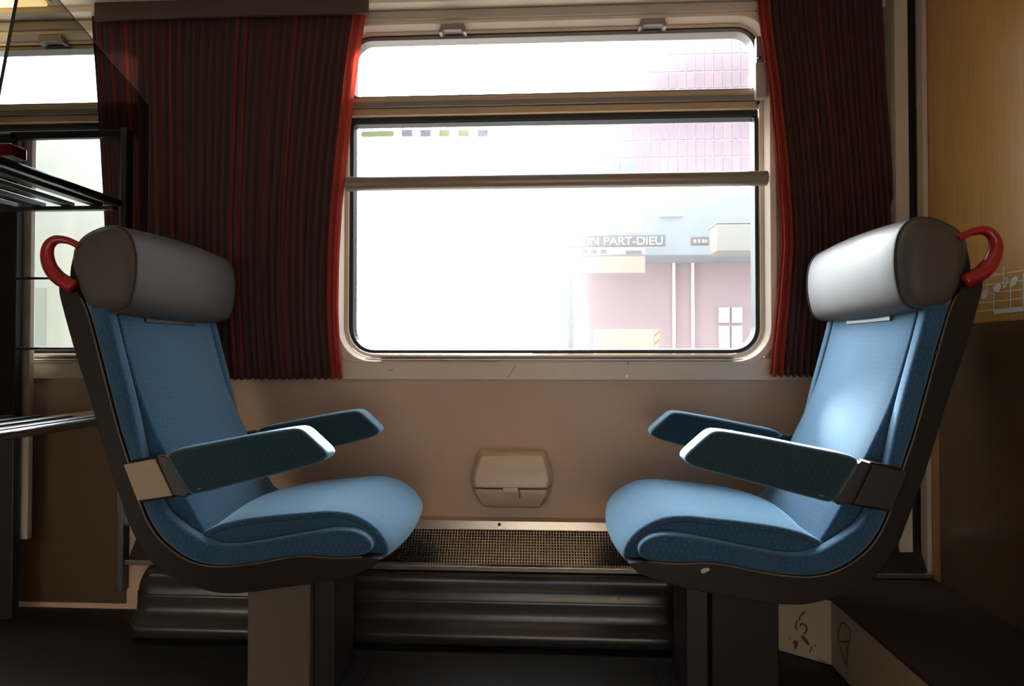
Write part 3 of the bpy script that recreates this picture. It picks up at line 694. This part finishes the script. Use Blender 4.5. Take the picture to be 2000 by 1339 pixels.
# pulled thread on the right seat's far armrest, chipped paint on its shell
bm = bmesh.new(); pc = atY(1425, 846, YS-.19); pts = [pc+Vector((.012*math.cos(k*1.3)*(1-k/14), .006*math.sin(k*2.1), .004*math.sin(k*1.7)+.002)) for k in range(12)]
tube(bm, [Vector(q) for q in catmull([tuple(p) for p in pts], 4, False)], .0018, 6)
tf = obj('loose_thread', bm, M['fabric'], smooth=True); tf.parent = sr; tf.matrix_parent_inverse = (Matrix.Translation(sr.location) @ Matrix.Rotation(math.pi, 4, 'Z')).inverted()
bm = bmesh.new(); P = [(1368, 1113), (1374, 1109), (1384, 1108), (1386, 1112), (1378, 1117), (1371, 1119)]
prism(bm, [(atY(*p, YS-.2505).x, atY(*p, YS-.2505).z) for p in P], 'y', YS-.2525, YS-.249)
ch_ = obj('paint_chip', bm, M['cream']); ch_.parent = sr; ch_.matrix_parent_inverse = tf.matrix_parent_inverse.copy()

# ------------------------------------------------------------ luggage rack on the left
XP = atY(243, 690, 2.0).x                  # plane of the rack's near frame and of the smoked pane
rk = empty('luggage_rack', (XP-.15, 1.6, 0)); tag(rk, 'dark metal luggage rack with slatted tube shelves behind the left seat', 'luggage rack')
RK = []
zA = Z(395, 2.0); zB = Z(822, 2.0)         # shelf heights
RK.append(box('post', (XP-.011, 1.985, .10), (XP+.011, 2.02, atY(243, 252, 2.0).z), M['rack'], bevel=.003))
xq = atY(18, 690, 2.0).x
RK.append(box('post', (xq-.045, 1.99, .002), (xq+.028, 2.02, atY(18, 262, 2.0).z), M['black'], bevel=.004))
xc0, xc1 = atY(37, 690, 2.03).x, atY(60, 690, 2.03).x
RK.append(box('back_post', (xc0, 2.025, .25), (xc1, 2.045, atY(50, 264, 2.03).z), M['cream'], bevel=.003))
zt = atY(243, 262, 2.0).z
RK.append(box('crossbar', (xq, 1.99, zt-.012), (XP-.012, 2.012, zt+.012), M['black'], bevel=.003))
for py in (538, 680):
    bm = bmesh.new(); z = Z(py, 2.0); tube(bm, [(xq+.03, 1.985, z), (XP-.012, 1.985, z)], .0042, 8); RK.append(obj('safety_rod', bm, M['rack'], smooth=True))
far_px = [232, 186, 130, 74, 18]
for zS in (zA, zB):
    RK.append(box('shelf_crossbar', (xq-.25, 1.955, zS-.016), (XP-.012, 1.98, zS-.002), M['rack'], bevel=.003))
    for i, px in enumerate(far_px):
        x = atY(px, 690, 1.97).x; bm = bmesh.new(); y0 = .9 if zS == zA else 1.0
        if i == 0: tube(bm, [(x, 1.96, zS+.005), (x, y0, zS+.005)], .013, 14)
        else: add_box(bm, (x-.016, y0, zS-.002), (x+.016, 1.98, zS+.014))
        RK.append(obj('shelf_bar', bm, M['rack'], smooth=(i == 0), bevel=0 if i == 0 else .003))
    RK.append(box('shelf_crossbar', (xq-.25, .93, zS-.018), (XP-.012, .955, zS-.003), M['rack'], bevel=.003))
pr = atX(18, 294, XP-.02)
RK.append(box('red_clip', (XP-.035, pr.y-.02, pr.z-.018), (XP+.0, pr.y+.035, pr.z+.014), M['red_plastic'], bevel=.005))
adopt(rk, *RK)
# smoked glass screen beside the rack
XG = atY(293, 690, 2.0).x
gsr = empty('glass_screen', (XG, 1.7, 0)); tag(gsr, 'smoked glass screen with a slanted top edge between luggage rack and left seat', 'screen')
def onG(px, py): return atX(px, py, XG)
c1 = onG(292, 205); c0 = onG(115, 0)
dirv = (c0-c1); c00 = c1+dirv*1.08
yn = atX(6, 120, XG).y
e0, e1 = onG(32, 0), onG(2, 160); es = (e1.y-e0.y)/(e1.z-e0.z)
poly = [(c1.y, c1.z), (c00.y, c00.z), (e0.y+es*(c00.z-e0.z), c00.z), (e0.y+es*(.7-e0.z), .7), (c1.y, .7)]
bm = bmesh.new(); v = [bm.verts.new((XG, *p)) for p in poly]; bm.faces.new(v); pane_ = obj('pane', bm, M['tint'])
gm = mat('polished_glass_edge', (.10, .10, .10), .25)
bm = bmesh.new(); tube(bm, [(XG, c1.y, .7), (XG, c1.y, c1.z), (XG, c00.y, c00.z)], .0016, 6); ge = obj('pane_edge', bm, gm)
e0, e1 = onG(32, 0), onG(2, 160); dd = e0-e1
bm = bmesh.new(); tube(bm, [e0+dd*.5, e1-dd*.8], .0035, 10); ep = obj('edge_strip', bm, M['black'])
adopt(gsr, pane_, ge, ep)

# ------------------------------------------------------------ lamps
p0, p1 = atY(95, 2, 1.99), atY(0, 18, 1.99)
lp = empty('ceiling_lamp', (p0.x-.3, 1.98, p0.z)); tag(lp, 'small warm yellow ceiling lamp above the next window at the left edge', 'lamp')
zl = atY(60, 15, 1.99).z
a = box('diffuser', (p0.x-.55, 1.86, zl), (p0.x, 1.99, zl+.014), M['lamp'], bevel=.006); b = box('housing', (p0.x-.56, 1.855, zl+.0145), (p0.x+.01, 1.995, ZC+.015), M['ceiling'], bevel=.003)
adopt(lp, a, b)
for x in (.05,):
    tl = empty('aisle_light', (x, .2, ZC+.2)); tag(tl, 'long aisle ceiling light above the two seats, outside the picture', 'light')
    adopt(tl, box('diffuser', (x-.6, .1, ZC+.175), (x+.6, .3, ZC+.186), M['ceil_lamp'], bevel=.004), box('frame', (x-.62, .08, ZC+.187), (x+.62, .32, ZC+.199), M['ceiling'], bevel=.002))

# ------------------------------------------------------------ outside: platform, station
GR = mat('platform_concrete', (.22, .21, .2), .8, var=.2)
bm = bmesh.new(); add_box(bm, (-40, 2.6, -1.3), (40, 60, -1.0)); add_box(bm, (-40, -40, -1.3), (40, -1.4, -1.0)); tag(obj('ground', bm, GR), kind='structure')
FP = [mat('facade_panel_a', (.31, .22, .26), .5), mat('facade_panel_b', (.34, .235, .265), .5), mat('facade_panel_c', (.30, .22, .265), .5)]
FJ = mat('facade_joint', (.80, .74, .76), .6); FL = mat('facade_lower', (.42, .32, .345), .6, var=.1, vscale=1); DK = mat('canopy_grey', (.31, .345, .38), .6, var=.15, vscale=1)
YF = 14.0
def bx3(name, px0, px1, py0, py1, Y, dep, m, bevel=0):
    a, b = atY(px0, py1, Y), atY(px1, py0, Y); return box(name, (a.x, Y, a.z), (b.x, Y+dep, b.z), m, bevel=bevel)
st = empty('station_building', (X(1400, YF), YF, -1)); tag(st, 'hazy pink panelled station building seen through the window', 'building')
SK = [bx3('facade_wall', 1040, 2000, 60, 345, YF, .4, FJ), bx3('lower_wall', 1040, 2000, 500, 760, YF, .4, FL)]
pw_, ph_ = 17.4, 33.6; me = {}
a, b = atY(1300, 133.6, YF), atY(1317.4, 100, YF); cw, chh = b.x-a.x, a.z-b.z; chh = abs(chh)
for i in range(3):
    bm = bmesh.new(); add_box(bm, (.0, -.03, 0), (cw-.022, .0, chh-.026)); mm = bpy.data.meshes.new('facade_panel'); bm.to_mesh(mm); bm.free(); mm.materials.append(FP[i]); me[i] = mm
org = atY(1045, 344, YF)
for r_ in range(8):
    for c_ in range(36):
        o = bpy.data.objects.new('facade_panel', me[random.randrange(3)]); C.objects.link(o); o.location = (org.x+c_*cw, YF-.001, org.z+r_*chh); SK.append(o)
SK += [bx3('canopy', 1085, 2000, 368, 500, YF-1.2, 1.2, DK, .02), bx3('canopy_lamp', 1290, 1335, 414, 422, YF-1.3, .08, mat('canopy_lamp', (.55, .58, .55), .5))]
SK += [bx3('facade_window', 1405, 1425, 600, 630, YF-.08, .07, FJ), bx3('facade_window', 1430, 1450, 600, 630, YF-.08, .07, FJ), bx3('facade_window', 1405, 1425, 636, 680, YF-.08, .07, FJ), bx3('facade_window', 1430, 1450, 636, 680, YF-.08, .07, FJ),
       bx3('pipe', 1315, 1319, 505, 760, YF-.1, .08, FJ), bx3('pipe', 1352, 1356, 505, 760, YF-.1, .08, FJ), bx3('pier', 1213, 1240, 312, 345, YF-.3, .28, mat('pier_grey', (.20, .225, .23), .6))]
adopt(st, *SK)
# name board
YN = 11.0
OR = mat('salmon_panel', (.55, .36, .30), .6); SGN = mat('sign_grey', (.17, .18, .185), .5); WH = mat('sign_white', (.9, .9, .9), .5)
ns = empty('station_sign', (X(1195, YN), YN, 1.5)); tag(ns, 'grey station name board reading LYON PART-DIEU on the platform', 'sign')
NK = [bx3('board', 1093, 1300, 458, 482, YN, .06, SGN, .01), bx3('top_panel', 1120, 1195, 424, 455, YN+.02, .05, OR), bx3('top_panel', 1222, 1252, 424, 455, YN+.02, .05, OR), bx3('lower_panel', 1112, 1260, 500, 533, YN+.02, .05, OR),
      bx3('info_strip', 1112, 1260, 484, 497, YN+.02, .05, mat('strip_pale', (.5, .42, .42), .6)), bx3('board_post', 1110, 1120, 440, 1020, YN+.08, .06, SGN)]
for k, px in enumerate((1142, 1160, 1178)): NK.append(bx3('info_mark', px-5, px+6, 487, 495, YN+.01, .012, SGN, .01))
NK.append(bx3('info_mark', 1222, 1253, 489, 496, YN+.01, .012, SGN))
cu = bpy.data.curves.new('lettering', 'FONT'); cu.body = 'LYON PART-DIEU'; cu.size = 1; cu.extrude = .01; to = bpy.data.objects.new('tmp', cu); C.objects.link(to)
bpy.context.view_layer.update(); dg = bpy.context.evaluated_depsgraph_get(); tm = bpy.data.meshes.new_from_object(to.evaluated_get(dg)); bpy.data.objects.remove(to)
lo = link('lettering', tm, WH); a, b = atY(1109, 479, YN-.012), atY(1294, 462, YN-.012)
wx = max(v.co.x for v in tm.vertices)-min(v.co.x for v in tm.vertices); wz = max(v.co.y for v in tm.vertices)-min(v.co.y for v in tm.vertices)
mx0 = min(v.co.x for v in tm.vertices); my0 = min(v.co.y for v in tm.vertices)
for v in tm.vertices: v.co = Vector((a.x+(v.co.x-mx0)/wx*(b.x-a.x), YN-.012+v.co.z, a.z+(v.co.y-my0)/wz*(b.z-a.z)))
NK.append(lo); adopt(ns, *NK)
# yellow platform cabinet with a hazard striped edge
YY = 8.0; YL = mat('yellow_cabinet', (.60, .52, .34), .5)
yc_ = empty('platform_cabinet', (X(1225, YY), YY, -1)); tag(yc_, 'pale yellow cabinet with a hazard striped edge on the platform', 'cabinet')
a, b = atY(1165, 643, YY), atY(1278, 643, YY); c = atY(1288, 643, YY)
YK = [box('cabinet_body', (a.x, YY, -1), (b.x, YY+.4, a.z), YL, bevel=.01), box('striped_edge', (b.x+.001, YY, -1), (c.x, YY+.4, a.z), mat('edge_pale', (.5, .4, .3), .5))]
hz = mat('hazard_red', (.45, .14, .06), .5); h_ = c.x-b.x
for k in range(12):
    bm = bmesh.new(); z = a.z-.02-k*.10; prism(bm, [(b.x+.004, z-.07), (c.x-.003, z-.02), (c.x-.003, z+.0), (b.x+.004, z-.05)], 'y', YY-.006, YY-.001); YK.append(obj('hazard_stripe', bm, hz))
adopt(yc_, *YK)
SHM = mat('shelter_pale', (.34, .33, .30), .6)
hb = empty('platform_shelter', (X(1440, 10), 10.2, -1)); tag(hb, 'pale box on posts on the platform right of the name board', 'shelter')
adopt(hb, bx3('shelter_box', 1400, 1490, 436, 490, 10.0, .5, SHM, .02), bx3('shelter_post', 1488, 1494, 490, 1075, 10.1, .06, SHM), bx3('shelter_post', 1560, 1566, 470, 1075, 10.1, .06, SHM), bx3('shelter_roof', 1400, 1570, 430, 436, 10.0, .6, SHM))
# departure display
rd = bx3('departure_display', 1350, 1385, 462, 478, 10.5, .08, SGN, .005); tag(rd, 'small dark display with red digits under the canopy', 'display')
EM = mat('red_digits', (.75, .42, .38), .4, emit=.1)
kids = []
for k, px in enumerate((1355, 1363, 1371, 1377)):
    kids.append(bx3('digit', px, px+5, 467, 474, 10.49, .008, EM))
adopt(rd, *kids)
for k in kids: k.matrix_parent_inverse = Matrix.Identity(4)
# pale neighbouring train seen through the next window
nb = empty('pale_train', (X(-200, 6.0), 6.0, -1)); tag(nb, 'pale train carriage outside the next window at the left edge', 'train')
PT = mat('pale_train_paint', (.80, .84, .74), .5, var=.04, vscale=2)
a, b = atY(-900, 690, 6.0), atY(205, 690, 6.0); zt_ = atY(100, 268, 6.0).z
poly = [(a.x, -1), (b.x-.02, -1), (b.x, zt_-.9), (b.x-.12, zt_-.35), (b.x-.4, zt_-.05), (b.x-.7, zt_), (a.x, zt_)]
bm = bmesh.new(); prism(bm, poly, 'y', 6.0, 8.5); o1 = obj('carriage_body', bm, PT, bevel=.05)
o2 = box('carriage_window', (b.x-1.0, 5.985, .95), (b.x-.6, 5.999, 1.5), mat('pale_window', (.58, .64, .56), .3)); adopt(nb, o1, o2)
